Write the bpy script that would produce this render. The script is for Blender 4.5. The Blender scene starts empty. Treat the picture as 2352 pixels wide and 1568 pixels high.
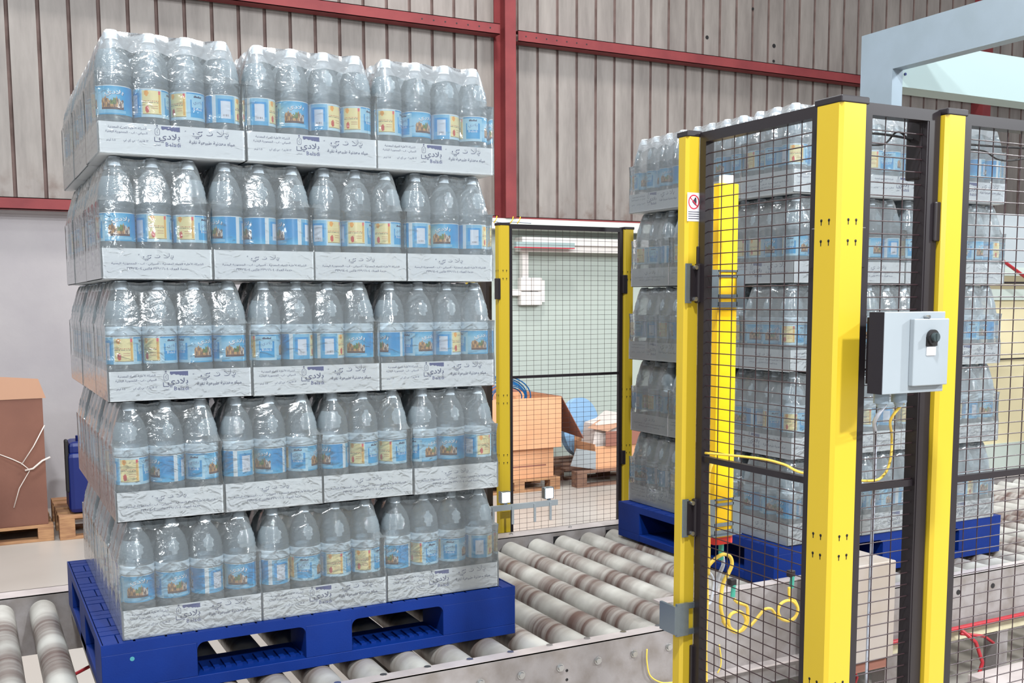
import bpy, bmesh, math, random
from mathutils import Vector, Matrix
random.seed(7)
PI = math.pi
scn = bpy.context.scene
COL = scn.collection

# ------------------------------------------------------------------ camera
cam_d = bpy.data.cameras.new('camera')
cam = bpy.data.objects.new('camera', cam_d); COL.objects.link(cam)
yaw, pitch, roll = .48090, -.1027, -.0042
F = Vector((math.sin(yaw)*math.cos(pitch), math.cos(yaw)*math.cos(pitch), math.sin(pitch)))
R0 = Vector((math.cos(yaw), -math.sin(yaw), 0)); U0 = R0.cross(F)
Rr = math.cos(roll)*R0 + math.sin(roll)*U0; Uu = -math.sin(roll)*R0 + math.cos(roll)*U0
m = Matrix((Rr, Uu, -F)).transposed().to_4x4()
m.translation = Vector((-.2635, -2.7896, 1.6247))
cam.matrix_world = m
cam_d.sensor_width = 36; cam_d.lens = 2393.8/2352*36
cam_d.shift_y = (939-784)/2352
cam_d.clip_start = .05; cam_d.clip_end = 100
scn.camera = cam

# ------------------------------------------------------------------ world, lights, exposure
w = bpy.data.worlds.new('world'); scn.world = w; w.use_nodes = True
bg = w.node_tree.nodes['Background']; bg.inputs[0].default_value = (.93, .95, 1, 1); bg.inputs[1].default_value = .40
def area(name, loc, target, size, power, col=(1, 1, 1), sy=None):
    l = bpy.data.lights.new(name, 'AREA'); l.size = size; l.energy = power; l.color = col
    if sy: l.shape = 'RECTANGLE'; l.size_y = sy
    o = bpy.data.objects.new(name, l); COL.objects.link(o); o.location = loc
    o.rotation_euler = (Vector(target)-Vector(loc)).to_track_quat('-Z', 'Y').to_euler(); return o
area('unseen_light', (3.0, 3.0, 8.8), (3.0, 5.8, 2.5), 1.0, 400, (1, .97, .93))  # overhead hall lamp, inferred from the shadows under the girts
for x_, y_, z_, p_ in ((6.2, -4.2, 4.2, 350), (1.2, -7.2, 6.2, 590), (-.8, -3.4, 6.3, 400)):
    area('unseen_light', (x_, y_, z_), (1.6, 0, 1.3), .32, p_, (.93, .98, 1))  # unseen front lights added to brighten both stacks and give bottle sparkle
area('unseen_light', (-5.5, -2.5, 5.2), (2.2, .4, 1.2), .8, 130, (.95, .99, 1))  # unseen fill added to lift the left-facing sides
area('unseen_light', (-.6, 3.3, 4.9), (2.3, .3, 1.2), .5, 130, (.95, .99, 1))  # unseen fill added behind the near stack for the far stack's left side
area('flash_lamp', (-.1, -3.3, 2.05), (.9, 0, 1.2), .10, 13, (.90, .97, 1))
area('unseen_light', (7.5, 1.0, 5.2), (5.5, .5, .6), 1.4, 330, (.95, .98, 1))  # unseen light standing for window daylight on the right-hand rollers
scn.view_settings.view_transform = 'Standard'; scn.view_settings.look = 'None'
scn.view_settings.gamma = 1; scn.view_settings.use_curve_mapping = False
scn.view_settings.exposure = 0.0
cy = scn.cycles
cy.max_bounces = 10; cy.diffuse_bounces = 3; cy.glossy_bounces = 3; cy.transmission_bounces = 8
cy.transparent_max_bounces = 24; cy.caustics_reflective = False; cy.caustics_refractive = False
cy.sample_clamp_indirect = 4
try: cy.use_denoising = True
except Exception: pass

# ------------------------------------------------------------------ materials
def s2l(c):
    return tuple((x/255/12.92 if x/255 <= .04045 else ((x/255+.055)/1.055)**2.4) for x in c)
def mat(name, rgb, rough=.5, metal=0., spec=.5, noise=None, nscale=8, bump=0., bscale=60, emit=0, coat=0, stretch=None):
    """rgb in sRGB 0-255; noise = second colour mixed in by a procedural noise"""
    mt = bpy.data.materials.new(name); mt.use_nodes = True
    nt = mt.node_tree; p = nt.nodes['Principled BSDF']
    c = (*s2l(rgb), 1)
    p.inputs['Base Color'].default_value = c; p.inputs['Roughness'].default_value = rough
    p.inputs['Metallic'].default_value = metal; p.inputs['Specular IOR Level'].default_value = spec
    p.inputs['Coat Weight'].default_value = coat
    tc = None
    if noise or bump:
        tc = nt.nodes.new('ShaderNodeTexCoord'); src = tc.outputs['Object']
        if stretch:
            mp = nt.nodes.new('ShaderNodeMapping'); mp.inputs['Scale'].default_value = stretch
            nt.links.new(src, mp.inputs[0]); src = mp.outputs[0]
    if noise:
        n = nt.nodes.new('ShaderNodeTexNoise'); n.inputs['Scale'].default_value = nscale; n.inputs['Detail'].default_value = 6
        nt.links.new(src, n.inputs['Vector'])
        rp = nt.nodes.new('ShaderNodeValToRGB'); rp.color_ramp.elements[0].position = .38; rp.color_ramp.elements[1].position = .68
        rp.color_ramp.elements[0].color = c; rp.color_ramp.elements[1].color = (*s2l(noise), 1)
        nt.links.new(n.outputs[0], rp.inputs[0]); nt.links.new(rp.outputs[0], p.inputs['Base Color'])
    if bump:
        n = nt.nodes.new('ShaderNodeTexNoise'); n.inputs['Scale'].default_value = bscale; nt.links.new(src, n.inputs['Vector'])
        b = nt.nodes.new('ShaderNodeBump'); b.inputs['Strength'].default_value = bump; b.inputs['Distance'].default_value = .01
        nt.links.new(n.outputs[0], b.inputs['Height']); nt.links.new(b.outputs[0], p.inputs['Normal'])
    if emit:
        p.inputs['Emission Color'].default_value = c; p.inputs['Emission Strength'].default_value = emit
    return mt

def clear_mat(name, tint, refl_rough, base_opac, edge_opac, body, bump=.3, bscale=(40, 40, 40), trans_w=.5, bdist=.004, gcol=(1, 1, 1)):
    """thin clear plastic: passes light straight through, glossy and slightly milky, more so at grazing angles"""
    mt = bpy.data.materials.new(name); mt.use_nodes = True; nt = mt.node_tree; nt.nodes.clear()
    N = nt.nodes.new; L = nt.links.new
    out = N('ShaderNodeOutputMaterial')
    tr = N('ShaderNodeBsdfTransparent'); tr.inputs[0].default_value = (*tint, 1)
    di = N('ShaderNodeBsdfDiffuse'); di.inputs[0].default_value = (*s2l(body), 1)
    tl = N('ShaderNodeBsdfTranslucent'); tl.inputs[0].default_value = (*s2l(body), 1)
    dm = N('ShaderNodeMixShader'); dm.inputs[0].default_value = trans_w; L(di.outputs[0], dm.inputs[1]); L(tl.outputs[0], dm.inputs[2])
    lw = N('ShaderNodeLayerWeight'); lw.inputs['Blend'].default_value = .35
    mr = N('ShaderNodeMapRange'); mr.inputs[3].default_value = base_opac; mr.inputs[4].default_value = edge_opac
    L(lw.outputs['Facing'], mr.inputs[0])
    m1 = N('ShaderNodeMixShader'); L(mr.outputs[0], m1.inputs[0]); L(tr.outputs[0], m1.inputs[1]); L(dm.outputs[0], m1.inputs[2])
    gl = N('ShaderNodeBsdfGlossy'); gl.inputs['Roughness'].default_value = refl_rough; gl.inputs[0].default_value = (*gcol, 1)
    fr = N('ShaderNodeFresnel'); fr.inputs[0].default_value = 1.62
    tc = N('ShaderNodeTexCoord'); mp = N('ShaderNodeMapping'); mp.inputs['Scale'].default_value = bscale
    no = N('ShaderNodeTexNoise'); no.inputs['Scale'].default_value = 1; no.inputs['Detail'].default_value = 3; no.inputs['Distortion'].default_value = 1.2
    bp = N('ShaderNodeBump'); bp.inputs['Strength'].default_value = bump; bp.inputs['Distance'].default_value = bdist
    L(tc.outputs['Object'], mp.inputs[0]); L(mp.outputs[0], no.inputs['Vector']); L(no.outputs[0], bp.inputs['Height'])
    L(bp.outputs[0], gl.inputs['Normal']); L(bp.outputs[0], fr.inputs['Normal']); L(bp.outputs[0], lw.inputs['Normal'])
    m2 = N('ShaderNodeMixShader'); L(fr.outputs[0], m2.inputs[0]); L(m1.outputs[0], m2.inputs[1]); L(gl.outputs[0], m2.inputs[2])
    L(m2.outputs[0], out.inputs[0]); return mt

M = {}
M['pet'] = clear_mat('clear_bottle_plastic', (.95, .965, .975), .06, .34, .78, (226, 242, 252), .6, (22, 22, 110), .6, .006)
M['film'] = clear_mat('shrink_film', (.985, .99, .995), .12, .09, .48, (240, 247, 250), .3, (26, 26, 40), .5, .006)
M['film_top'] = clear_mat('shrink_film_folded', (.985, .99, .995), .16, .30, .75, (240, 244, 248), .4, (30, 30, 45), .55, .004)
M['cap'] = mat('white_cap_plastic', (214, 226, 236), .35)
M['ring'] = mat('painted_ring_highlight', (196, 214, 226), .2, spec=.7)  # pale colour paints in the light caught by clear bottle ridges
M['tray'] = mat('white_tray_card', (226, 232, 236), .45, noise=(218, 224, 230), nscale=5)
M['tray_in'] = M['tray']
M['ink'] = mat('blue_ink', (62, 70, 116), .6)
M['ink_dark'] = mat('dark_blue_ink', (52, 62, 130), .6)
M['blue_plastic'] = mat('blue_pallet_plastic', (0, 37, 108), .55, spec=.25, noise=(0, 33, 100), nscale=9, bump=.05, bscale=200)
M['yellow'] = mat('yellow_powder_coat', (196, 166, 42), .35, spec=.5)
M['yellow2'] = mat('amber_housing', (248, 196, 8), .4)
M['black'] = mat('black_powder_coat', (34, 28, 32), .4)
M['wire'] = mat('dark_wire', (52, 34, 38), .4)
M['red_steel'] = mat('red_oxide_steel', (130, 56, 58), .6, spec=.3, noise=(112, 46, 50), nscale=3, bump=.1, bscale=30)
M['steel'] = mat('galvanised_steel', (158, 152, 152), .42, metal=.35, noise=(134, 126, 122), nscale=14, bump=.05, bscale=120)
M['steel_light'] = mat('pale_steel', (196, 186, 184), .35, metal=.25, noise=(178, 168, 166), nscale=10)
M['zinc'] = mat('zinc_bracket', (146, 158, 166), .25, metal=.8)
M['chrome'] = mat('bolt_steel', (190, 190, 190), .2, metal=.9)
M['card'] = mat('brown_cardboard', (120, 80, 66), .8, noise=(110, 72, 60), nscale=3, bump=.05, bscale=50)
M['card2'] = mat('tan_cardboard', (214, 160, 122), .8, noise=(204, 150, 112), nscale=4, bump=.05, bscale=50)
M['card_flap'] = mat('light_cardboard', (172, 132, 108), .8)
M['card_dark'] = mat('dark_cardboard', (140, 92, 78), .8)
M['wood'] = mat('pallet_wood', (176, 134, 96), .8, noise=(140, 98, 72), nscale=3, stretch=(2, 14, 14), bump=.15, bscale=12)
M['wood_dark'] = mat('weathered_wood', (134, 102, 84), .85, noise=(104, 76, 64), nscale=3, stretch=(2, 14, 14), bump=.15, bscale=12)
M['floor'] = mat('pale_floor', (182, 175, 168), .35, noise=(172, 165, 158), nscale=1.2, spec=.4)
M['plaster'] = mat('grey_white_plaster', (164, 159, 161), .7, noise=(152, 147, 151), nscale=1.6, bump=.1, bscale=25)
M['white_panel'] = mat('white_panel', (172, 181, 174), .45)
M['white_plastic'] = mat('white_plastic', (232, 226, 222), .4)
M['mid_grey'] = mat('grey_plastic', (150, 156, 160), .5)  # plain grey for boxes, bars, flaps and panels
M['machine'] = mat('pale_blue_grey_paint', (136, 150, 162), .4, noise=(130, 144, 154), nscale=5, bump=.03, bscale=250)
M['machine_light'] = mat('pale_green_grey_paint', (154, 172, 172), .4)
M['box_grey'] = mat('control_box_grey', (148, 155, 161), .45, noise=(142, 149, 155), nscale=6)
M['box_side'] = mat('black_box_side', (24, 18, 26), .5)
M['motor'] = mat('taupe_housing', (160, 150, 144), .5, noise=(150, 136, 122), nscale=4)
M['cable_y'] = mat('yellow_cable', (236, 200, 80), .4)
M['cable_w'] = mat('grey_cable', (184, 188, 200), .4)
M['cable_r'] = mat('red_cable', (160, 34, 44), .4)
M['green'] = mat('green_connector', (70, 160, 140), .4)
M['red'] = mat('red_end_cap', (214, 44, 28), .4)
M['rubber2'] = mat('dark_grey_plastic', (60, 70, 72), .4)
M['strand'] = mat('film_strand', (212, 200, 192), .25, spec=.8)
M['lens'] = mat('lamp_lens', (255, 255, 255), .2, emit=2.5)
M['jerry'] = mat('blue_drum_plastic', (8, 28, 96), .4)
M['coil'] = mat('blue_hose', (0, 92, 150), .3)
M['disc'] = mat('light_blue_plastic', (140, 178, 214), .45)
M['bag'] = mat('white_sack', (214, 204, 198), .6, bump=.4, bscale=14)
M['beige'] = mat('beige_panel', (206, 194, 158), .5)
M['rubber'] = mat('black_rubber', (22, 20, 22), .6)
M['cream_beam'] = mat('cream_beam', (214, 206, 176), .5, noise=(190, 180, 150), nscale=10)
M['paper'] = mat('sign_paper', (222, 222, 226), .5)
M['sign_red'] = mat('sign_red', (206, 50, 70), .5)
M['sign_ink'] = mat('sign_ink', (60, 56, 70), .5)

def sheet_mat():
    mt = mat('corrugated_sheet_paint', (176, 168, 160), .5)
    nt = mt.node_tree; p = nt.nodes['Principled BSDF']; N = nt.nodes.new; L = nt.links.new
    tc = N('ShaderNodeTexCoord'); mp = N('ShaderNodeMapping'); mp.inputs['Scale'].default_value = (3, 1, .5)
    n = N('ShaderNodeTexNoise'); n.inputs['Scale'].default_value = 2.2; n.inputs['Detail'].default_value = 8; n.inputs['Roughness'].default_value = .65
    L(tc.outputs['Object'], mp.inputs[0]); L(mp.outputs[0], n.inputs['Vector'])
    rp = N('ShaderNodeValToRGB'); e = rp.color_ramp.elements
    e[0].position = .3; e[0].color = (*s2l((114, 107, 103)), 1); e[1].position = .7; e[1].color = (*s2l((146, 139, 134)), 1)
    L(n.outputs[0], rp.inputs[0])
    # grime that gathers along the sheet's foot, above the bottom rail
    sx = N('ShaderNodeSeparateXYZ'); L(tc.outputs['Object'], sx.inputs[0])
    mr = N('ShaderNodeMapRange'); mr.inputs[1].default_value = 2.42; mr.inputs[2].default_value = 2.72; mr.inputs[3].default_value = 1; mr.inputs[4].default_value = 0
    L(sx.outputs[2], mr.inputs[0])
    n2 = N('ShaderNodeTexNoise'); n2.inputs['Scale'].default_value = 9; n2.inputs['Detail'].default_value = 5; L(tc.outputs['Object'], n2.inputs['Vector'])
    r2 = N('ShaderNodeMapRange'); r2.inputs[1].default_value = .48; r2.inputs[2].default_value = .75; L(n2.outputs[0], r2.inputs[0])
    mu = N('ShaderNodeMath'); mu.operation = 'MULTIPLY'; L(mr.outputs[0], mu.inputs[0]); L(r2.outputs[0], mu.inputs[1])
    mx = N('ShaderNodeMixRGB'); L(mu.outputs[0], mx.inputs[0]); L(rp.outputs[0], mx.inputs[1]); mx.inputs[2].default_value = (*s2l((96, 76, 66)), 1)
    L(mx.outputs[0], p.inputs['Base Color']); return mt
M['sheet'] = sheet_mat()
M['seam'] = mat('painted_groove_shade', (112, 94, 90), .9, noise=(88, 72, 68), nscale=6)  # shade of the rib grooves painted into the colour

def roller_mat():
    """zinc tube with worn brown bands where pallet runners ride"""
    mt = mat('worn_roller_tube', (190, 188, 182), .4, metal=.1)
    nt = mt.node_tree; p = nt.nodes['Principled BSDF']; N = nt.nodes.new; L = nt.links.new
    tc = N('ShaderNodeTexCoord'); geo = N('ShaderNodeNewGeometry'); sx = N('ShaderNodeSeparateXYZ'); L(geo.outputs['Position'], sx.inputs[0])
    oi = N('ShaderNodeObjectInfo')
    total = None
    for c, h in ((.80, .14), (.44, .15), (.06, .12)):
        a = N('ShaderNodeMath'); a.operation = 'SUBTRACT'; L(sx.outputs[1], a.inputs[0]); a.inputs[1].default_value = c
        b = N('ShaderNodeMath'); b.operation = 'ABSOLUTE'; L(a.outputs[0], b.inputs[0])
        r = N('ShaderNodeMapRange'); r.inputs[1].default_value = h*.35; r.inputs[2].default_value = h*1.15; r.inputs[3].default_value = 1; r.inputs[4].default_value = 0
        L(b.outputs[0], r.inputs[0])
        if total is None: total = r.outputs[0]
        else:
            s = N('ShaderNodeMath'); s.operation = 'MAXIMUM'; L(total, s.inputs[0]); L(r.outputs[0], s.inputs[1]); total = s.outputs[0]
    mp = N('ShaderNodeMapping'); mp.inputs['Scale'].default_value = (1.2, 26, 1.2); L(geo.outputs['Position'], mp.inputs[0])
    n = N('ShaderNodeTexNoise'); n.inputs['Scale'].default_value = 1.3; n.inputs['Detail'].default_value = 5; L(mp.outputs[0], n.inputs['Vector'])
    r2 = N('ShaderNodeMapRange'); r2.inputs[1].default_value = .35; r2.inputs[2].default_value = .62; r2.inputs[3].default_value = .35; L(n.outputs[0], r2.inputs[0])
    mu = N('ShaderNodeMath'); mu.operation = 'MULTIPLY'; L(total, mu.inputs[0]); L(r2.outputs[0], mu.inputs[1])
    n3 = N('ShaderNodeTexNoise'); n3.inputs['Scale'].default_value = 7; n3.inputs['Detail'].default_value = 5; L(geo.outputs['Position'], n3.inputs['Vector'])
    rp = N('ShaderNodeValToRGB'); e = rp.color_ramp.elements; e[0].position = .35; e[0].color = (*s2l((150, 146, 140)), 1); e[1].position = .65; e[1].color = (*s2l((188, 186, 180)), 1)
    L(n3.outputs[0], rp.inputs[0])
    mx = N('ShaderNodeMixRGB'); L(mu.outputs[0], mx.inputs[0]); L(rp.outputs[0], mx.inputs[1]); mx.inputs[2].default_value = (*s2l((92, 72, 66)), 1)
    L(mx.outputs[0], p.inputs['Base Color']); return mt
M['roller'] = roller_mat()

def vcol_mat(name, rough):
    mt = bpy.data.materials.new(name); mt.use_nodes = True; nt = mt.node_tree; p = nt.nodes['Principled BSDF']
    a = nt.nodes.new('ShaderNodeAttribute'); a.attribute_name = 'Col'; nt.links.new(a.outputs['Color'], p.inputs['Base Color'])
    p.inputs['Roughness'].default_value = rough; return mt
M['label'] = vcol_mat('printed_label', .3)

# ------------------------------------------------------------------ geometry helpers
class MB:
    def __init__(s): s.v = []; s.f = []; s.mi = []; s.smooth = []
    def add(s, vs, fs, mi=0, smooth=False):
        b = len(s.v); s.v += [tuple(x) for x in vs]; s.f += [tuple(i+b for i in f) for f in fs]
        s.mi += [mi]*len(fs); s.smooth += [smooth]*len(fs); return s
    def box(s, x0, x1, y0, y1, z0, z1, mi=0, bev=0, rot=None):
        if bev:
            bm = bmesh.new(); bmesh.ops.create_cube(bm, size=1)
            for v in bm.verts: v.co = Vector(((x0+x1)/2+v.co.x*(x1-x0), (y0+y1)/2+v.co.y*(y1-y0), (z0+z1)/2+v.co.z*(z1-z0)))
            bmesh.ops.bevel(bm, geom=bm.edges[:], offset=bev, segments=2, profile=.5, affect='EDGES')
            bm.verts.ensure_lookup_table(); bm.verts.index_update()
            vs = [v.co.copy() for v in bm.verts]; fs = [[v.index for v in f.verts] for f in bm.faces]; bm.free()
        else:
            vs = [Vector((x, y, z)) for z in (z0, z1) for y in (y0, y1) for x in (x0, x1)]
            fs = [(0, 2, 3, 1), (4, 5, 7, 6), (0, 1, 5, 4), (2, 6, 7, 3), (0, 4, 6, 2), (1, 3, 7, 5)]
        if rot:
            c, mx = rot; c = Vector(c); vs = [c+mx@(v-c) for v in vs]
        return s.add(vs, fs, mi)
    def cyl(s, p0, p1, r, n=16, mi=0, r1=None, caps=True, smooth=True):
        p0 = Vector(p0); p1 = Vector(p1); d = (p1-p0).normalized(); a = d.orthogonal().normalized(); b = d.cross(a)
        r1 = r if r1 is None else r1; vs = []
        for p, rr in ((p0, r), (p1, r1)):
            for i in range(n):
                t = 2*PI*i/n; vs.append(p+a*rr*math.cos(t)+b*rr*math.sin(t))
        s.add(vs, [(i, (i+1) % n, n+(i+1) % n, n+i) for i in range(n)], mi, smooth)
        if caps: s.add(vs[:n], [tuple(range(n-1, -1, -1))], mi); s.add(vs[n:], [tuple(range(n))], mi)
        return s
    def tube(s, pts, r, n=8, mi=0):
        pts = [Vector(p) for p in pts]; rings = []
        prev = None
        for i, p in enumerate(pts):
            d = (pts[min(i+1, len(pts)-1)]-pts[max(i-1, 0)]).normalized()
            if prev is None: a = d.orthogonal().normalized()
            else: a = (prev - d*prev.dot(d)).normalized()
            prev = a; b = d.cross(a)
            rings.append([p+a*r*math.cos(2*PI*k/n)+b*r*math.sin(2*PI*k/n) for k in range(n)])
        vs = [v for q in rings for v in q]; fs = []
        for i in range(len(rings)-1):
            for k in range(n): fs.append((i*n+k, i*n+(k+1) % n, (i+1)*n+(k+1) % n, (i+1)*n+k))
        fs.append(tuple(range(n-1, -1, -1))); fs.append(tuple((len(rings)-1)*n+k for k in range(n)))
        return s.add(vs, fs, mi, True)
    def lathe(s, prof, n=28, mi=0, caps=False):
        vs = [(r*math.cos(2*PI*k/n), r*math.sin(2*PI*k/n), z) for r, z in prof for k in range(n)]
        fs = [(i*n+k, i*n+(k+1) % n, (i+1)*n+(k+1) % n, (i+1)*n+k) for i in range(len(prof)-1) for k in range(n)]
        if caps: fs += [tuple(range(n-1, -1, -1)), tuple((len(prof)-1)*n+k for k in range(n))]
        return s.add(vs, fs, mi, True)
    def prism(s, poly, axis, a0, a1, mi=0):
        """extrude a 2D outline; axis 0: (y,z) 1: (x,z) 2: (x,y)"""
        def P(u, v, a): return ((a, u, v), (u, a, v), (u, v, a))[axis]
        n = len(poly); vs = [P(u, v, a0) for u, v in poly]+[P(u, v, a1) for u, v in poly]
        fs = [(i, (i+1) % n, n+(i+1) % n, n+i) for i in range(n)]+[tuple(range(n-1, -1, -1)), tuple(range(n, 2*n))]
        return s.add(vs, fs, mi)
    def mesh(s, name, mats):
        me = bpy.data.meshes.new(name); me.from_pydata(s.v, [], s.f)
        for mm in (mats if isinstance(mats, (list, tuple)) else [mats]): me.materials.append(mm)
        me.polygons.foreach_set('material_index', s.mi); me.polygons.foreach_set('use_smooth', s.smooth)
        bm = bmesh.new(); bm.from_mesh(me); bmesh.ops.recalc_face_normals(bm, faces=bm.faces); bm.to_mesh(me); bm.free()
        me.update(); return me
    def build(s, name, mats, parent=None):
        return link(name, s.mesh(name, mats), parent)
def link(name, me, parent=None, loc=None, rz=None):
    o = bpy.data.objects.new(name, me); COL.objects.link(o)
    if parent: o.parent = parent
    if loc is not None: o.location = loc
    if rz is not None: o.rotation_euler = (0, 0, rz)
    return o
def thing(name, label, cat, loc=(0, 0, 0), rz=0, group=None):
    o = bpy.data.objects.new(name, None); o.empty_display_size = .05; COL.objects.link(o)
    o.location = loc; o.rotation_euler = (0, 0, rz); return tag(o, label, cat, group)
def tag(o, label, cat, group=None):
    o['label'] = label; o['category'] = cat
    if group: o['group'] = group
    return o
def struct(o): o['kind'] = 'structure'; return o

# ---- lettering: Arabic is shaped into presentation forms and laid out left to right
FORMS = {'ا': 0xFE8D, 'أ': 0xFE83, 'آ': 0xFE81, 'إ': 0xFE87, 'ب': 0xFE8F, 'ة': 0xFE93, 'ت': 0xFE95, 'ج': 0xFE9D, 'خ': 0xFEA5, 'د': 0xFEA9, 'ر': 0xFEAD,
         'س': 0xFEB1, 'ش': 0xFEB5, 'ط': 0xFEC1, 'ع': 0xFEC9, 'ف': 0xFED1, 'ق': 0xFED5, 'ك': 0xFED9, 'ل': 0xFEDD, 'م': 0xFEE1, 'ن': 0xFEE5, 'ه': 0xFEE9, 'و': 0xFEED, 'ي': 0xFEF1, 'ء': 0xFE80}
RIGHT_ONLY = set('اأآإةدروLA')
def shape_ar(t):
    t = t.replace('لا', 'A').replace('لأ', 'L'); out = []
    for i, c in enumerate(t):
        base = {'A': 0xFEFB, 'L': 0xFEF7}.get(c, FORMS.get(c))
        if base is None: out.append(c); continue
        pv = t[i-1] if i else ' '; nx = t[i+1] if i+1 < len(t) else ' '
        jp = (pv in FORMS) and pv not in RIGHT_ONLY and pv != 'ء'
        jn = (nx in FORMS or nx in 'AL') and c not in RIGHT_ONLY and c != 'ء' and nx != 'ء'
        if c in RIGHT_ONLY: out.append(chr(base+(1 if jp else 0)))
        elif c == 'ء': out.append(chr(base))
        else: out.append(chr(base+(3 if jp and jn else 1 if jp else 2 if jn else 0)))
    res = []; num = ''
    for c in reversed(out):                       # digits keep their own order
        if '٠' <= c <= '٩' or c == '.': num = c+num
        else:
            if num: res.append(num); num = ''
            res.append(c)
    if num: res.append(num)
    return ''.join(res)
_tc = {}
def text2d(s, width=None, height=None, offset=0.0, res=1):
    """outline of the text as flat verts and faces, centred; scaled to width and/or height"""
    key = (s, offset)
    if key not in _tc:
        c = bpy.data.curves.new('lettering', 'FONT'); c.body = s; c.resolution_u = res; c.offset = offset
        o = bpy.data.objects.new('lettering', c); COL.objects.link(o)
        me = o.evaluated_get(bpy.context.evaluated_depsgraph_get()).to_mesh()
        vs = [(v.co.x, v.co.y) for v in me.vertices]; fs = [tuple(p.vertices) for p in me.polygons]
        o.to_mesh_clear(); bpy.data.objects.remove(o); bpy.data.curves.remove(c)
        x0 = min(v[0] for v in vs); x1 = max(v[0] for v in vs); y0 = min(v[1] for v in vs); y1 = max(v[1] for v in vs)
        _tc[key] = ([((v[0]-(x0+x1)/2)/(x1-x0), (v[1]-(y0+y1)/2)/(y1-y0)) for v in vs], fs, (x1-x0)/(y1-y0))
    vs, fs, asp = _tc[key]
    if width is None: width = height*asp
    if height is None: height = width/asp
    return [(x*width, y*height) for x, y in vs], fs

# ================================================================== SETTING
WY = 6.15
floor = MB().box(-9, 16, -8, 9, -.1, 0).build('floor', M['floor']); struct(floor)
# corrugated sheet wall above 2.4 m
def sheeting():
    mb = MB(); mb2 = MB(); pitch = .2175; x = -6.0+.05
    prof = []
    while x < 16:
        prof += [(x, 0, 0), (x+.1855, 0, 0), (x+.192, .016, 1), (x+.209, .016, 1), (x+.2150, 0, 1)]
        x += pitch
    z0, z1 = 2.40, 7.2
    vs = [(px, WY+dy, z) for z in (z0, z1) for px, dy, _ in prof]; n = len(prof); 
    for i in range(n-1):
        px, dy, k = prof[i]
        mi = 0
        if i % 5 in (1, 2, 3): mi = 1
        q = [vs[i], vs[i+1], vs[n+i+1], vs[n+i]]
        mb.add(q, [(0, 1, 2, 3)], mi)
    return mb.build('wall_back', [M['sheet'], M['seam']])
struct(sheeting())
lw_ = MB().box(-6, 4.15, WY+.03, WY+.25, 0, 2.42).build('wall_back_lower', M['plaster']); struct(lw_)
lw2 = MB().box(4.15, 8.6, WY+.02, WY+.25, 0, 2.40).build('wall_back_lower', M['white_panel']); struct(lw2)
struct(MB().box(4.05, 7.2, WY-.19, WY-.016, 2.30, 2.396, 0).box(4.05, 7.2, WY-.016, WY+.019, 2.301, 2.395).build('trim_7', mat('ledge_white', (206, 212, 204), .5)))
lw3 = MB().box(8.6, 16, WY+.03, WY+.25, 0, 2.42).build('wall_back_lower', M['beige']); struct(lw3)
# red oxide girts and column
def girt(x0, x1, z0, z1, n, d=.13, mt='red_steel', holes=True):
    mb = MB(); yb = WY-.03
    mb.box(x0, x1, yb-d, yb-d+.006, z0, z1).box(x0, x1, yb-d, yb, z1-.006, z1).box(x0, x1, yb-d, yb, z0, z0+.006)
    if holes:
        for k in range(14):
            for s_ in (0, 1):
                xx = (x1-.1-k*.07*1.6) if s_ == 0 else (x0+.08+k*.11)
                if x0 < xx < x1 and k < 7: mb.cyl((xx, yb-d-.001, (z0+z1)/2), (xx, yb-d+.002, (z0+z1)/2), .008, 8, 1)
    o = mb.build('trim_%d' % n, [M[mt], M['rubber']]); struct(o)
girt(-6, 4.21, 4.06, 4.155, 1); girt(4.40, 10.72, 4.02, 4.12, 2); girt(10.86, 16, 4.02, 4.12, 3)
girt(-6, 4.2, 2.335, 2.425, 4, .10, holes=False); girt(4.36, 7.3, 2.398, 2.425, 5, .06, holes=False)
struct(MB().box(4.235, 4.345, WY-.215, WY-.205, 2.40, 7.2).box(4.286, 4.294, WY-.205, WY-.02, 2.40, 7.2).box(4.22, 4.36, WY-.02, WY-.008, 2.4, 7.2).build('column', M['red_steel']))
struct(MB().box(10.72, 10.86, WY-.175, WY-.005, 2.4, 7.2).build('column', M['red_steel']))
mb = MB()
# bullet holes / bolts in upper sheeting on the wall
for x, z, r in ((6.70, 4.34, .02), (7.30, 4.70, .014), (7.60, 4.35, .022), (7.60, 4.19, .016)):
    mb.cyl((x, WY-.004, z), (x, WY+.0, z), r, 10, 0)
struct(mb.build('trim_6', M['rubber']))

# ================================================================== CONVEYOR
RX0, RP = 1.625, .131
def make_roller(k):
    mb = MB(); x = RX0+RP*k
    mb.cyl((x, -.158, .5565), (x, 1.105, .5565), .0435, 28)
    mb.cyl((x, -.175, .5565), (x, 1.13, .5565), .012, 8)
    return mb
def rail(mb, x0, x1):
    # front C rail
    mb.box(x0, x1, -.205, -.200, .40, .606).box(x0, x1, -.205, -.160, .602, .607, 1).box(x0, x1, -.205, -.165, .40, .405)
def rail_back(mb, x0, x1):
    mb.box(x0, x1, 1.135, 1.14, .40, .612, 2).box(x0, x1, 1.135, 1.225, .608, .613, 1).box(x0, x1, 1.220, 1.225, .40, .613)
def bolt(mb, x, y, z, s=-1, r=.009):
    mb.cyl((x, y, z), (x, y+s*.009, z), r, 6, 0, smooth=False); mb.cyl((x, y, z), (x, y+s*.003, z), r*1.4, 12, 0)
conv = thing('roller_conveyor', 'steel roller conveyor bed running under the near blue pallet toward the fence', 'conveyor')
mb = MB(); rail(mb, -3.4, 1.70)
mb.cyl((.0, -.2055, .5), (.0, -.206, .5), .004, 6, 3)
for xg in (.9, 1.235): # columns of small rusty holes
    for k in range(5): mb.cyl((xg+.03, -.2054, .535-.028*k), (xg+.03, -.2062, .535-.028*k), .0045, 8, 3)
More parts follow.
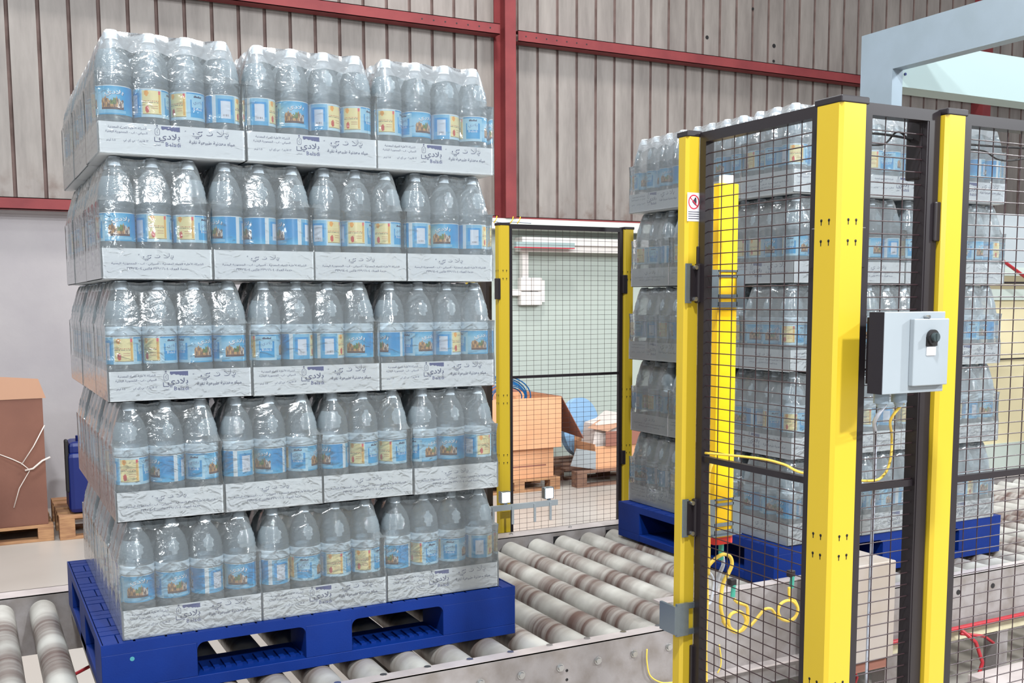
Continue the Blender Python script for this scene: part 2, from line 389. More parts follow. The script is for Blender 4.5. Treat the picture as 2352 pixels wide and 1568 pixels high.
o = mb.build('front_rail', [M['steel'], M['steel_light'], M['steel'], M['rubber']], conv)
mb = MB(); rail_back(mb, -3.4, 1.70)
for x in (.03, 1.0): mb.box(x-.018, x+.018, 1.1335, 1.1352, .562, .592, 3)
for x in (.1, -.25): mb.cyl((x, 1.18, .613), (x, 1.18, .618), .008, 10, 4)
mb.build('back_rail', [M['steel'], M['steel_light'], M['steel'], M['rubber'], M['chrome']], conv)
for k in range(-38, 1):
    make_roller(k).build('roller', M['roller'], conv)
for k in range(-14, 1):
    mb = MB(); bolt(mb, RX0+RP*k+.01, -.205, .548); mb.build('bolt', M['chrome'], conv)
    if k > -9:
        mb = MB(); mb.cyl((RX0+RP*k-.005, -.168, .604), (RX0+RP*k-.005, -.168, .609), .010, 12); mb.build('axle_plate', M['chrome'], conv)
for x in (-2.6, -.9, .9):
    mb = MB().box(x, x+.06, -.19, -.13, 0, .42).box(x, x+.06, 1.15, 1.21, 0, .42).box(x, x+.06, -.19, 1.21, .36, .42)
    mb.build('leg_frame', M['steel'], conv)
tag(MB().box(-.10, -.06, .35, 1.0, .40, .43).box(-.04, .035, .55, .62, .1, .4).build('drive_bracket', M['jerry']), 'blue steel bracket below the rollers left of the near pallet', 'bracket')
tag(MB().tube([(-.3, .75, .33), (-.05, .86, .38), (.2, 1.0, .43), (.32, 1.05, .44)], .006).build('air_hose', M['cable_r']), 'thin red hose running below the rollers by the near pallet', 'hose')

conv2 = thing('roller_conveyor', 'steel roller conveyor bed carrying the far blue pallet inside the fence', 'conveyor')
mb = MB().box(1.70, 2.42, -.206, -.200, .36, .692).box(1.60, 2.42, -.206, -.168, .690, .696, 1).box(1.70, 2.42, -.24, -.2, .43, .437, 1)
mb.build('side_plate', [M['steel'], M['steel_light']], conv2)
mb = MB(); rail(mb, 2.42, 12); 
for k in range(20): mb.cyl((2.95+k*.19, -.2052, .545), (2.95+k*.19, -.207, .545), .010, 8, 3)
mb.build('front_rail', [M['steel'], M['steel_light'], M['steel'], M['rubber']], conv2)
mb = MB(); rail_back(mb, 1.70, 12)
for x in (2.005, 2.28): mb.box(x-.018, x+.018, 1.1335, 1.1352, .562, .592, 3)
for x in (1.80, 2.10): mb.cyl((x, 1.18, .613), (x, 1.18, .618), .008, 10, 4)
mb.build('back_rail', [M['steel'], M['steel_light'], M['steel'], M['rubber'], M['chrome']], conv2)
for k in range(1, 76): make_roller(k).build('roller', M['roller'], conv2)
mb = MB().box(1.75, 12, -.19, -.12, .355, .40); mb.build('lower_beam', M['cream_beam'], conv2)
for x in (2.6, 3.2, 4.2): MB().box(x, x+.06, -.19, -.13, 0, .355).build('leg', M['steel'], conv2)
tag(MB().cyl((2.3, -.225, .415), (7, -.225, .415), .010, 10).build('air_pipe', M['cable_r']), 'thin red pipe along the lower edge of the far conveyor', 'pipe')
# gear housing in front of conveyor
t = thing('motor_housing', 'boxy taupe drive housing standing in front of the far conveyor behind the fence', 'housing', (2.2, -.4, .45))
mb = MB().box(-.045, .205, -.0, .17, 0, .325, 0, .004); mb.build('cover', M['motor'], t)
mb = MB().box(-.045, .20, .02, .15, -.04, 0).build('base_plate', M['card_dark'], t)
for z in (.06, .18): 
    mb = MB(); mb.cyl((-.02, -.004, z), (-.02, .0, z), .007, 8); mb.build('screw', M['chrome'], t)
tag(MB().box(2.9, 3.35, -.45, -.3, .0, .27, 0, .003).build('floor_cabinet', M['steel_light']), 'pale low metal cabinet under the far conveyor at the right edge', 'cabinet')
tag(MB().box(2.05, 2.30, -.35, -.21, .17, .33, 0, .01).build('junction_box', M['mid_grey']), 'grey junction box under the far conveyor beam', 'box')
tag(MB().tube([(2.93, -.24, .415), (3.0, -.25, .36), (3.03, -.26, .28), (2.98, -.27, .2), (2.85, -.28, .17), (2.76, -.28, .15)], .007).tube([(2.93, -.24, .40), (3.06, -.24, .37), (3.1, -.25, .34)], .006).build('air_hose', M['cable_r']), 'red hoses drooping in a loop beneath the far conveyor right of the fence post', 'hose')
tag(MB().tube([(2.38, -.24, .38), (2.40, -.25, .33), (2.36, -.26, .27), (2.37, -.27, .2), (2.42, -.27, .16)], .006).build('air_hose', M['cable_r']), 'short red hose dangling below the taupe housing', 'hose')

# ================================================================== PALLETS (blue plastic)
def blue_pallet(label, loc):
    t = thing('plastic_pallet', label, 'pallet', loc, 0, None)
    bp = M['blue_plastic']
    mb = MB(); mb.box(.004, 1.196, .004, .996, .122, .141)
    # moulded top surface: ribbed plate with open cells
    nx, ny = 15, 12
    for j in range(ny):
        for i in range(nx):
            x0 = .004+i*(1.192/nx); y0 = .004+j*(.992/ny)
            if (i+j) % 2: mb.box(x0+.003, x0+1.192/nx-.003, y0+.003, y0+.992/ny/2-.002, .141, .1495); mb.box(x0+.003, x0+1.192/nx-.003, y0+.992/ny/2+.002, y0+.992/ny-.003, .141, .1495)
            else: mb.box(x0+.003, x0+1.192/nx/2-.002, y0+.003, y0+.992/ny-.003, .141, .1495); mb.box(x0+1.192/nx/2+.002, x0+1.192/nx-.003, y0+.003, y0+.992/ny-.003, .141, .1495)
    mb.box(0, 1.2, 0, .004, .122, .15); mb.box(0, 1.2, .996, 1.0, .122, .15); mb.box(0, .004, .004, .996, .122, .15); mb.box(1.196, 1.2, .004, .996, .122, .15)
    mb.build('deck', bp, t)
    def face(y, sgn):   # long side with two rounded fork openings
        m_ = MB()
        def blk(x0, x1): m_.box(x0, x1, y, y+sgn*.012, .03, .125)
        return m_
    for xs in ((0, .24), (.537, .672), (.957, 1.2)):
        for ys in ((0, .16), (.42, .58), (.84, 1.0)):
            MB().box(xs[0], xs[1], ys[0], ys[1], .03, .122, 0, .0015).build('block', bp, t)
    for ys in ((0, .16), (.42, .58), (.84, 1.0)):
        mb = MB().box(0, 1.2, ys[0], ys[1], 0, .03, 0, .0015)
        for k in range(24): mb.box(.26+k*.03, .275+k*.03, ys[0]+.03, ys[0]+.1, .03, .036)
        mb.build('runner', bp, t)
    for xs in ((0, .14), (1.06, 1.2)):
        MB().box(xs[0], xs[1], .16, .84, 0, .03, 0, .003).build('crossbar', bp, t)
    # corner fillets of the fork openings
    mb = MB()
    for x0, x1 in ((.24, .537), (.672, .957)):
        for y0 in (0, .985):
            for cx, sx_ in ((x0, 1), (x1, -1)):
                r = .02
                arc = [(cx+sx_*r-sx_*r*math.sin(a), .122-r+r*math.cos(a)) for a in [PI/2*i/5 for i in range(6)]]
                mb.prism([(cx, .122)]+arc, 1, y0, y0+.015)
    mb.build('fillet', bp, t)
    return t
P1 = blue_pallet('blue plastic pallet under the near bottle stack, in the left foreground', (0, 0, .6))
mb = MB(); mb.cyl((.075, .0005, .105), (.075, -.0006, .105), .006, 10); mb.build('sticker_scrap', mat('teal_scrap', (60, 130, 140), .6), P1)
P2 = blue_pallet('blue plastic pallet under the far bottle stack, inside the yellow fence', (2.24, 0, .6))

# ================================================================== BOTTLES
PT = .0911; RB = .0448
def bottle_mesh():
    prof = [(0.001, .004), (.030, .003), (.041, .010), (.0445, .020), (.0445, .060), (.0432, .064), (.0445, .068), (.0445, .086), (.0430, .090), (.0430, .166), (.0447, .169), (.0447, .176), (.0432, .179), (.0447, .182),
            (.0448, .192), (.0436, .196), (.0448, .200), (.0440, .208), (.0446, .212), (.0428, .219), (.0432, .224), (.0405, .233), (.0403, .238), (.0355, .249), (.0345, .254), (.0270, .266), (.0190, .276), (.0138, .283), (.0132, .292), (.001, .292)]
    return MB().lathe(prof, 26).mesh('bottle', M['pet'])
def cap_mesh():
    prof = [(.0155, .284), (.0155, .287), (.0150, .288)]
    mb = MB(); n = 28
    ps = [(.0160, .2835), (.0160, .2868), (.0152, .2872), (.0154, .288), (.0154, .3045), (.0140, .3065), (.0001, .3068)]
    mb.lathe(ps, n); return mb.mesh('cap', M['cap'])
BRAND = shape_ar('بلادي')
BRANDW = BRAND[0]+' '+BRAND[1]+' '+BRAND[2:]
def paint(u, v):
    """printed sleeve: u 0..360 deg left to right as seen from outside, v 0 bottom .. 1 top"""
    W = (232, 240, 244); B = (0, 130, 204); B2 = (0, 108, 188); LB = (88, 180, 226); PB = (176, 216, 236)
    def mix(a, b, t): t = max(0, min(1, t)); return tuple(a[i]*(1-t)+b[i]*t for i in range(3))
    if u < 14: return (218, 232, 240)
    base = mix(LB, B, (v-.0)*3) if v < .3 else mix(B, B2, (v-.3))
    if v > .965: return W
    if u < 80:
        c = base
        if 30 < u < 64 and .16 < v < .78:
            c = (214, 224, 238)
            if .22 < v < .30 and 36 < u < 58: c = (150, 150, 160) if int(u*1.3) % 2 else (214, 224, 238)
        elif (22 < u < 72 and .78 <= v < .86) or (22 < u <= 30 or 64 <= u < 72) and .3 < v < .86: c = (0, 150, 220)
        elif v > .86: c = mix(PB, B, .3)
        elif v < .16: c = mix(PB, B, .55)
        else: c = mix(PB, B, .45)
        return c
    if u < 150:
        if 84 < u < 146 and .10 < v < .93:
            c = (240, 228, 168)
            if v < .13: c = (150, 130, 80)
            if (u-98)**2/49+((v-.84)*9)**2 < 1: return (244, 170, 70)
            if (u-100)**2/42+((v-.27)*8)**2 < 1: return (206, 70, 60)
            if .56 < v < .585 and u < 136: c = (190, 90, 70) if int(u/2) % 3 else c
            if .50 < v < .525 and u < 136: c = (120, 110, 90) if int(u/2) % 4 else c
            if 136 < u < 145:
                if v > .80: c = (226, 80, 96)
                elif v > .15: c = (230, 180, 90)
            if (.38 < v < .395 or .30 < v < .315) and 112 < u < 134: c = (200, 150, 110)
            return c
        return mix(PB, W, .25)
    if u < 225:
        c = mix(PB, (150, 206, 234), v)
        if (160 < u < 166 or 208 < u < 216) and .15 < v < .72: c = (0, 146, 214)
        if 160 < u < 216 and .34 < v < .46: c = (0, 146, 214)
        if 160 < u < 216 and .1 < v < .34: c = (30, 160, 220)
        if 172 < u < 204 and .80 < v < .86+.02*math.sin(u*.5): c = (40, 50, 90)
        if v > .93: c = (20, 150, 214)
        return c
    if u < 320:
        sky = mix((150, 204, 234), (10, 146, 212), max((u-270)/50, (v-.7)*2.4))
        if v < .16: return mix(PB, B, .25) if v > .06 else (60, 160, 210)
        if 240 < u < 312 and .18 < v < .54+.05*math.sin(u*.18)+.03*math.sin(u*.7):
            h = math.sin(u*.35)*math.cos(v*19)+math.sin(u*.9+v*9)*.5
            if v < .24: return (84, 48, 44)
            if u > 292: return (206, 196, 186) if h > 0 else (110, 90, 84)
            if 268 < u < 288 and v > .36: return (104, 128, 52) if h > -.3 else (70, 90, 44)
            return (204, 158, 96) if h > .3 else (158, 116, 78) if h > -.4 else (112, 82, 60)
        return sky
    return mix(LB, (0, 144, 212), v*3)
def label_mesh():
    nu, nv = 150, 40; z0, z1 = .094, .165; r = .0437
    vs = []; fs = []; cols = []
    for j in range(nv+1):
        for i in range(nu):
            a = 2*PI*i/nu; vs.append((r*math.cos(a), r*math.sin(a), z0+(z1-z0)*j/nv))
    for j in range(nv):
        for i in range(nu):
            fs.append((j*nu+i, j*nu+(i+1) % nu, (j+1)*nu+(i+1) % nu, (j+1)*nu+i)); cols.append(paint((i+.5)*360/nu, (j+.5)/nv))
    def wrap(txt, uc, vc, wdeg, h, col, dr, off=.0):
        tv, tf = text2d(txt, 1, None, off)
        asp = h/max(1e-6, max(y for _, y in tv)-min(y for _, y in tv))
        b = len(vs)
        for x, y in tv:
            a = math.radians(uc+x*wdeg); vs.append(((r+dr)*math.cos(a), (r+dr)*math.sin(a), z0+(z1-z0)*vc+y*asp))
        for f in tf: fs.append(tuple(b+k for k in f)); cols.append(col)
    wrap(BRAND, 283, .73, 62, .0165, (30, 60, 120), .0002, .03)
    wrap(BRAND, 282, .74, 60, .0160, (244, 250, 255), .0004, .012)
    wrap(BRAND, 188, .62, 34, .0120, (70, 90, 160), .0002)
    wrap('Beladi', 188, .40, 34, .0065, (236, 244, 250), .0002)
    me = bpy.data.meshes.new('label'); me.from_pydata(vs, [], fs); me.materials.append(M['label'])
    at = me.color_attributes.new('Col', 'FLOAT_COLOR', 'CORNER')
    data = []
    for f, c in zip(fs, cols):
        data += [*s2l(c), 1]*len(f)
    at.data.foreach_set('color', data)
    for p in me.polygons: p.use_smooth = p.index < nu*nv
    me.update(); return me
ME_B, ME_C, ME_L = bottle_mesh(), cap_mesh(), label_mesh()
ME_R = MB().lathe([(.0449, .1675), (.0453, .170), (.0453, .176), (.0440, .1785), (.0453, .181), (.0453, .188), (.0449, .190)], 32).mesh('shoulder_highlight', M['ring'])

def arc_pts(): pass
def add_text(mb, s, cx, cz, width, height, place, mi, off=0.0):
    tv, tf = text2d(s, width, height, off)
    mb.add([place(cx+x, cz+y) for x, y in tv], tf, mi)
T = {k: shape_ar(v) for k, v in dict(co='الشركة الأهلية للمياه المعدنية', ad='السياني - اب - الجمهورية اليمنية', qt='١٢ قارورة : بي إي تي', li='١.٥ ليتر',
     wt='مياه معدنية طبيعية نقية', ln='الشركة الأهلية للمياه المعدنية - السياني - اب - الجمهورية اليمنية', ph='خدمة العملاء ٠٤-٣٣٩٨١٦ فاكس ٠٤-٣٣٩٨١٤', sh='شملان').items()}
PI_ = .0902                                      # bottle pitch inside a pack
HX, HY = PI_*1.5+.0458, PI_+.0458
def tray_mesh():
    mb = MB(); h = .078; t = .0018
    mb.box(-HX, HX, -HY, HY, 0, .002)
    mb.box(-HX, HX, -HY, -HY+t, 0, h).box(-HX, HX, HY-t, HY, 0, h).box(-HX, -HX+t, -HY, HY, 0, h).box(HX-t, HX, -HY, HY, 0, h)
    return mb.mesh('tray', M['tray'])
def banner(mb, place, x, z, w_, h_, mi):
    n = 14; top = [(x+w_*i/n, z) for i in range(n+1)]
    dip = [0, .5, .35, .1, .3, .55, .35, .5, .8, .6, .85, .7, .95, .8, 1]
    bot = [(x+w_*i/n, z-h_*(.45+.55*dip[i])) for i in range(n+1)]
    for i in range(n): mb.add([place(*top[i]), place(*top[i+1]), place(*bot[i+1]), place(*bot[i])], [(0, 1, 2, 3)], mi)
def ring2d(mb, place, pts, th, mi):
    n = len(pts)
    for i in range(n-1):
        a = Vector(pts[i]); b = Vector(pts[i+1]); d = (b-a).normalized(); nn = Vector((-d.y, d.x))*th/2
        mb.add([place(*(a-nn)), place(*(b-nn)), place(*(b+nn)), place(*(a+nn))], [(0, 1, 2, 3)], mi)
def print_long(mb, place, place2):
    # left text block, logo, right title (as read on the long side)
    add_text(mb, T['co'], -.112, .0655, .092, .0085, place, 0, .006)
    add_text(mb, T['ad'], -.114, .0530, .100, .0085, place, 0, .006)
    add_text(mb, T['qt'], -.092, .0340, .060, .0085, place, 0, .004)
    add_text(mb, T['li'], -.152, .0330, .022, .0075, place, 0, .004)
    banner(mb, place, -.030, .0745, .046, .0125, 1)
    ring2d(mb, place, [(-.041, .074), (-.041, .070), (-.0455, .066), (-.0455, .054), (-.043, .052), (-.037, .052), (-.0345, .054), (-.0345, .066), (-.039, .070), (-.039, .074)], .0011, 0)
    mb.add([place(-.042, .074), place(-.038, .074), place(-.038, .077), place(-.042, .077)], [(0, 1, 2, 3)], 0)
    ring2d(mb, place, [(-.0395, .056), (-.041, .061), (-.039, .066)], .001, 0)
    add_text(mb, BRAND, -.0105, .0455, .052, .024, place, 0, .014)
    ring2d(mb, place, [(-.047, .047), (-.047, .036), (-.033, .036)], .002, 0)
    add_text(mb, T['sh'], -.040, .0275, .014, .006, place, 0)
    add_text(mb, 'Beladi', -.002, .0300, .037, .0105, place, 1, .008)
    add_text(mb, '®', .030, .066, .005, .005, place, 0)
    add_text(mb, BRANDW, .0920, .0620, .094, .0270, place, 0, .035)
    add_text(mb, BRANDW, .0908, .0632, .0935, .0266, place2, 2, .008)
    add_text(mb, T['wt'], .0960, .0395, .116, .0115, place, 0, .012)
def print_short(mb, place, place2):
    add_text(mb, BRANDW, .0, .0575, .078, .0190, place, 0, .035)
    add_text(mb, BRANDW, -.001, .0583, .0775, .0186, place2, 2, .010)
    add_text(mb, '®', -.046, .062, .005, .005, place, 0)
    add_text(mb, T['ln'], .0, .0395, .226, .0090, place, 0, .006)
    add_text(mb, T['ph'], -.002, .0270, .150, .0080, place, 0, .006)
def printing_mesh():
    mb = MB(); e, e2 = .0006, .0009
    print_long(mb, lambda x, z: (x, -HY-e, z), lambda x, z: (x, -HY-e2, z))
    print_long(mb, lambda x, z: (-x, HY+e, z), lambda x, z: (-x, HY+e2, z))
    print_short(mb, lambda x, z: (HX+e, x, z), lambda x, z: (HX+e2, x, z))
    print_short(mb, lambda x, z: (-HX-e, -x, z), lambda x, z: (-HX-e2, -x, z))
    me = bpy.data.meshes.new('tray_printing'); me.from_pydata(mb.v, [], mb.f)
    for k in ('ink', 'ink_dark', 'tray'): me.materials.append(M[k])
    me.polygons.foreach_set('material_index', mb.mi); me.update(); return me
def film_mesh(variant, top=False):
    """shrink film drawn over caps and down the sides of a 4 x 3 pack"""
    rnd = random.Random(variant)
    ox, oy = HX+.0022, HY+.0022
    def nearest(x, y):
        i = max(0, min(3, round((x+1.5*PI_)/PI_))); j = max(0, min(2, round((y+PI_)/PI_)))
        return -1.5*PI_+i*PI_, -PI_+j*PI_
    ph = [rnd.uniform(0, 6) for _ in range(6)]
    def zt(x, y):
        cx, cy_ = nearest(x, y); d = math.hypot(x-cx, y-cy_)
        ex = max(0, abs(x)-1.5*PI_); ey = max(0, abs(y)-PI_); r = math.hypot(ex, ey)
        bx = (x-cx)/(PI_/2) if ex == 0 else 0; by = (y-cy_)/(PI_/2) if ey == 0 else 0
        z = .3082
        dd = max(0, d-.0155)
        if r < .0155:
            z -= .040*(1-math.exp(-dd/.016)) 
        else:
            t = min(1, (r-.0155)/(.0455-.0155))
            z = .3082-.030*min(1, t*1.6)-.082*t**2.6 - .016*(bx*bx+by*by)*(1-t*.5)*min(1, t*3)
        z += .0012*math.sin(x*90+ph[0]+y*40)*math.sin(y*110+ph[1])
        return z
    nx, ny = 48, 36
    xs = [-ox+2*ox*i/nx for i in range(nx+1)]; ys = [-oy+2*oy*j/ny for j in range(ny+1)]
    mb = MB(); vs = [(x, y, zt(x, y)) for y in ys for x in xs]
    fs = [(j*(nx+1)+i, j*(nx+1)+i+1, (j+1)*(nx+1)+i+1, (j+1)*(nx+1)+i) for j in range(ny) for i in range(nx)]
    if top:
        for f in fs:
            zz = sum(vs[k][2] for k in f)/4; mb.mi.append(1 if zz > .245 else 0)
        mb.v += vs; mb.f += fs; mb.smooth += [True]*len(fs)
    else: mb.add(vs, fs, 0, True)
    # skirt
    per = [(x, -oy, 0, -1) for x in xs]+[(ox, y, 1, 0) for y in ys[1:]]+[(x, oy, 0, 1) for x in reversed(xs[:-1])]+[(-ox, y, -1, 0) for y in list(reversed(ys))[1:-1]]
    n = len(per); zs = [None, .17, .13, .10, .079, .04, .002]
    sv = []
    for k, zz in enumerate(zs):
        for x, y, nx_, ny_ in per:
            cx, cy_ = nearest(x, y); s_ = (x-cx)/(PI_/2) if ny_ else (y-cy_)/(PI_/2); s_ = max(-1, min(1, s_))
            z = zt(x, y) if zz is None else zz
            inn = .004*s_*s_ if (zz is not None and zz > .09) else 0
            if zz and .09 < zz: inn += .001*math.sin(x*170+y*130+zz*160+ph[2])
            sv.append((x-nx_*inn, y-ny_*inn, z))
    sf = [(k*n+i, k*n+(i+1) % n, (k+1)*n+(i+1) % n, (k+1)*n+i) for k in range(len(zs)-1) for i in range(n)]
    mb.add(sv, sf, 0, True)
    return mb.mesh('shrink_film', [M['film'], M['film_top']])
ME_T, ME_P = tray_mesh(), printing_mesh()
ME_F = [film_mesh(i) for i in range(3)]; ME_FT = film_mesh(4, True)

LAYERN = ['bottom layer', 'second layer up', 'third layer up', 'fourth layer up', 'top layer']
# which part of the printed sleeve faces the aisle, front row, by layer from bottom (degrees on the sleeve)
FRONT = [[275, 262, 10, 285, 20, 195, 120, 125, 300, 150, 195, 40],
         [125, 340, 215, 15, 310, 200, 320, 140, 150, 230, 280, 80],
         [115, 150, 240, 250, 180, 30, 45, 285, 320, 240, 60, 250],
         [270, 100, 130, 325, 345, 340, 70, 110, 125, 30, 290, 40],
         [280, 115, 150, 35, 45, 270, 70, 125, 110, 240, 60, 185]]
def stack(name, X, Y, offs, rows_front, cols_left, near, angles):
    rnd = random.Random(3 if near else 5)
    grp = 'shrink wrapped bottle packs on the %s blue pallet' % name
    for L in range(5):
        dx, dy = offs[L]; packs = []     # (x, y centre, rotated, first col, first row, description)
        x0, y0 = X+dx, Y+dy
        long_front = (L % 2 == 0)
        def row_long(r0, tagname):
            for i in range(3): packs.append((x0+PT*(2+4*i), y0+PT*(r0+1.5), False, 4*i, r0, tagname, i, 3))
        def row_rot(r0, tagname):
            for i in range(4): packs.append((x0+PT*(1.5+3*i), y0+PT*(r0+2), True, 3*i, r0, tagname, i, 4))
        if long_front: row_long(0, 'front'); row_rot(3, 'middle'); row_rot(7, 'rear')
        else: row_rot(0, 'front'); row_rot(4, 'middle'); row_long(8, 'rear')
        for (px, py, rot, c0, r0, rn, i, n) in packs:
            if rn == 'rear' and 0 < i < n-1: continue
            if rn == 'middle' and not near and 0 < i < n-1 and n == 3: continue
            pos = {(0, 3): 'leftmost of three', (1, 3): 'centre of three', (2, 3): 'rightmost of three',
                   (0, 4): 'leftmost of four', (1, 4): 'second of four', (2, 4): 'third of four', (3, 4): 'rightmost of four'}[(i, n)]
            z = .7502+.3115*L
            ang = PI/2 if rot else 0
            t = thing('bottle_pack', 'film-wrapped bottle pack, %s stack, %s, %s row, %s' % (name, LAYERN[L], rn, pos), 'bottle pack',
                      (px+rnd.uniform(-.002, .002), py+rnd.uniform(-.002, .002), z), ang+rnd.uniform(-.003, .003), grp)
            tr = link('tray', ME_T, t)
            if rn == 'front' or i in (0, n-1): link('tray_printing', ME_P, tr)
            if rn == 'front' or i in (0, n-1): link('shrink_film', ME_FT if L == 4 else ME_F[(L+i) % 3], t)
            for a in range(4):
                for b in range(3):
                    lx, ly = -1.5*PI_+a*PI_, -PI_+b*PI_
                    gx = px + (lx*math.cos(ang)-ly*math.sin(ang)); gy = py+(lx*math.sin(ang)+ly*math.cos(ang))
                    c = round((gx-x0)/PT-.5); r = round((gy-y0)/PT-.5)
                    if not (r < rows_front or c < cols_left or c == 11): continue
                    if r == 0 and angles: fa = angles[L][c]+rnd.uniform(-4, 4)
                    else: fa = rnd.uniform(0, 360)
                    # sleeve angle fa must face the camera side (world direction about -66 deg seen from the stack)
                    view = math.degrees(math.atan2(-2.79-gy, -.26-gx))
                    rz = math.radians(view-fa)-ang
                    bo = link('bottle', ME_B, t, (lx, ly, .002), rz)
                    link('cap', ME_C, bo)
                    link('label', ME_L, bo)
                    (link('shoulder_highlight', ME_R, bo) if L < 3 else None)  # painted highlight on the clear ridges, lower layers only
stack('near', .058, .018, [(.0, 0), (-.002, 0), (-.010, 0), (-.012, 0), (-.008, 0)], 3, 2, True, FRONT)
stack('far', 2.295, -.005, [(0, 0), (.004, .0), (-.006, 0), (.004, .003), (-.012, 0)], 1, 2, False, None)

# ================================================================== SAFETY FENCE
FH = 1.965
def post(label, x, y, px_=.055, py_=.055, holes=True, pockets=((1.0, 1.75),), group='yellow fence posts', cham=True):
    t = thing('fence_post', label, 'fence post', (x, y, 0), 0, group)
    mb = MB(); a, b, c = px_/2, py_/2, .006
    mb.prism([(-a+c, -b), (a-c, -b), (a, -b+c), (a, b-c), (a-c, b), (-a+c, b), (-a, b-c), (-a, -b+c)], 2, 0, FH-.012)
    mb.build('tube', M['yellow'], t)
    MB().box(-a-.001, a+.001, -b-.001, b+.001, FH-.012, FH, 0, .002).build('end_cap', M['black'], t)
    MB().box(-a-.02, a+.02, -b-.03, b+.03, 0, .008).build('foot_plate', M['yellow'], t)
    if holes:
        for z in (1.76, 1.725, 1.215, 1.18, .95, .915):
            for s_ in (-.009, .009):
                MB().cyl((s_, -b-.0004, z), (s_, -b+.001, z), .0026, 8).box(s_-.0009, s_+.0009, -b-.0004, -b+.001, z-.008, z).build('slot_hole', M['rubber'], t)
                MB().cyl((-a-.0004, s_, z), (-a+.001, s_, z), .0026, 8).box(-a-.0004, -a+.001, s_-.0009, s_+.0009, z-.008, z).build('slot_hole', M['rubber'], t)
    return t
def panel(label, axis, fixed, a0, a1, rails=(1.29,), z0=.12, cell=.0385, row=.0222, fw=.024, rr=.0011, th=.013):
    """axis 0: panel runs along x at y=fixed; axis 1: along y at x=fixed"""
    t = thing('mesh_panel', label, 'fence panel', (0, 0, 0), 0, 'black wire mesh panels')
    def bx(mb, u0, u1, w0, w1, z_0, z_1):
        if axis == 0: mb.box(u0, u1, fixed+w0, fixed+w1, z_0, z_1)
        else: mb.box(fixed+w0, fixed+w1, u0, u1, z_0, z_1)
    mb = MB(); h = th
    bx(mb, a0, a0+fw, -h, h, z0, FH-.004); bx(mb, a1-fw, a1, -h, h, z0, FH-.004)
    bx(mb, a0+fw, a1-fw, -h, h, FH-.024, FH-.004); bx(mb, a0+fw, a1-fw, -h, h, z0, z0+.02)
    mb.build('frame', M['black'], t)
    for zr in rails:
        mb = MB(); bx(mb, a0+fw, a1-fw, -.006, .006, zr-.006, zr+.006); mb.build('crossbar', M['black'], t)
    mb = MB()
    n = max(1, round((a1-a0-2*fw)/cell)); 
    def wire(mb, u0, u1, z_0, z_1, off):
        if axis == 0: mb.cyl((u0, fixed+off, z_0), (u1, fixed+off, z_1), rr, 6, caps=False)
        else: mb.cyl((fixed+off, u0, z_0), (fixed+off, u1, z_1), rr, 6, caps=False)
    for i in range(1, n):
        u = a0+fw+(a1-a0-2*fw)*i/n; wire(mb, u, u, z0+.02, FH-.022, .0012)
    k = round((FH-.024-z0-.02)/row)
    for i in range(1, k):
        z = z0+.02+(FH-.044-z0)*i/k; wire(mb, a0, a1, z, z, -.0012)
    mb.build('wire_mesh', M['wire'], t)
    return t
def bracket(label_parent, x0, x1, y0, y1, z0, z1, mt='black', name='clamp'):
    return MB().box(x0, x1, y0, y1, z0, z1, 0, .002).build(name, M[mt], label_parent)

big = post('yellow fence post at the near corner, widest and tallest in the picture', 1.076, -1.440, .062, .062)
second = post('yellow fence post right of the corner post, behind the grey control box', 1.331, -1.440, .052, .052, holes=False)
leftp = post('narrow yellow fence post with warning sticker and hinges, left end of the near panel', 1.055, -1.045, .036, .034, holes=False)
pan_a = panel('black wire mesh fence panel between the hinged post and the near corner post', 1, 1.076, -1.400, -1.066, rails=(1.30,), fw=.019, th=.010)
pan_b = panel('narrow black wire mesh panel between the corner post and the control box post', 0, -1.440, 1.108, 1.302, rails=(1.289,), fw=.027, cell=.040)
pan_c = panel('black wire mesh fence panel at the right edge of the picture', 0, -1.440, 1.360, 2.35, rails=(1.285,), cell=.040)
post('yellow fence post closing the right end of the outer mesh panel', 2.378, -1.440, .052, .052, holes=False)
def local(t, fn, name, mats): mb = MB(); fn(mb); o = mb.build(name, mats, t); return o
MB().box(-.060, -.030, -.012, .014, .10, 1.955).build('frame_profile', M['black'], second)
MB().box(-.062, -.034, .0, .035, 1.84, 1.955, 0, .004).build('latch_housing', M['black'], second)
# brackets on the posts (local coordinates of the post)
bracket(second, -.040, -.018, -.018, .02, 1.73, 1.80)
bracket(big, -.02, .02, .031, .045, 1.68, 1.75)
bracket(big, .031, .045, -.02, .02, 1.68, 1.75)
for z0_, z1_ in ((1.62, 1.70), (1.135, 1.215)):
    hg = MB().box(.004, .024, -.030, -.016, z0_, z1_, 0, .003).box(-.010, .006, -.022, -.014, z0_+.004, z1_-.004).build('hinge', M['black'], leftp)
    mb = MB().box(-.020, -.006, -.0215, -.018, z0_, z1_).box(.022, .030, -.028, -.018, z0_+.004, z1_-.004); mb.build('hinge_plate', M['zinc'], hg)
    mb = MB()
    for z in (z0_+.008, z1_-.008): mb.cyl((.000, -.030, z), (.000, -.022, z), .0045, 10)
    mb.build('hinge_bolt', M['chrome'], hg)
lp = MB().box(-.034, -.004, -.024, -.018, .925, .995).box(.012, .026, -.024, -.018, .925, .995).box(-.004, .012, -.0235, -.0185, .926, .938).box(-.004, .012, -.0235, -.0185, .982, .994).box(-.040, -.034, -.024, .03, .93, .99).build('latch_plate', M['zinc'], leftp)
bracket(leftp, .004, .022, -.024, -.014, .78, .90)
bracket(leftp, .008, .022, -.022, -.012, 1.63, 1.735)
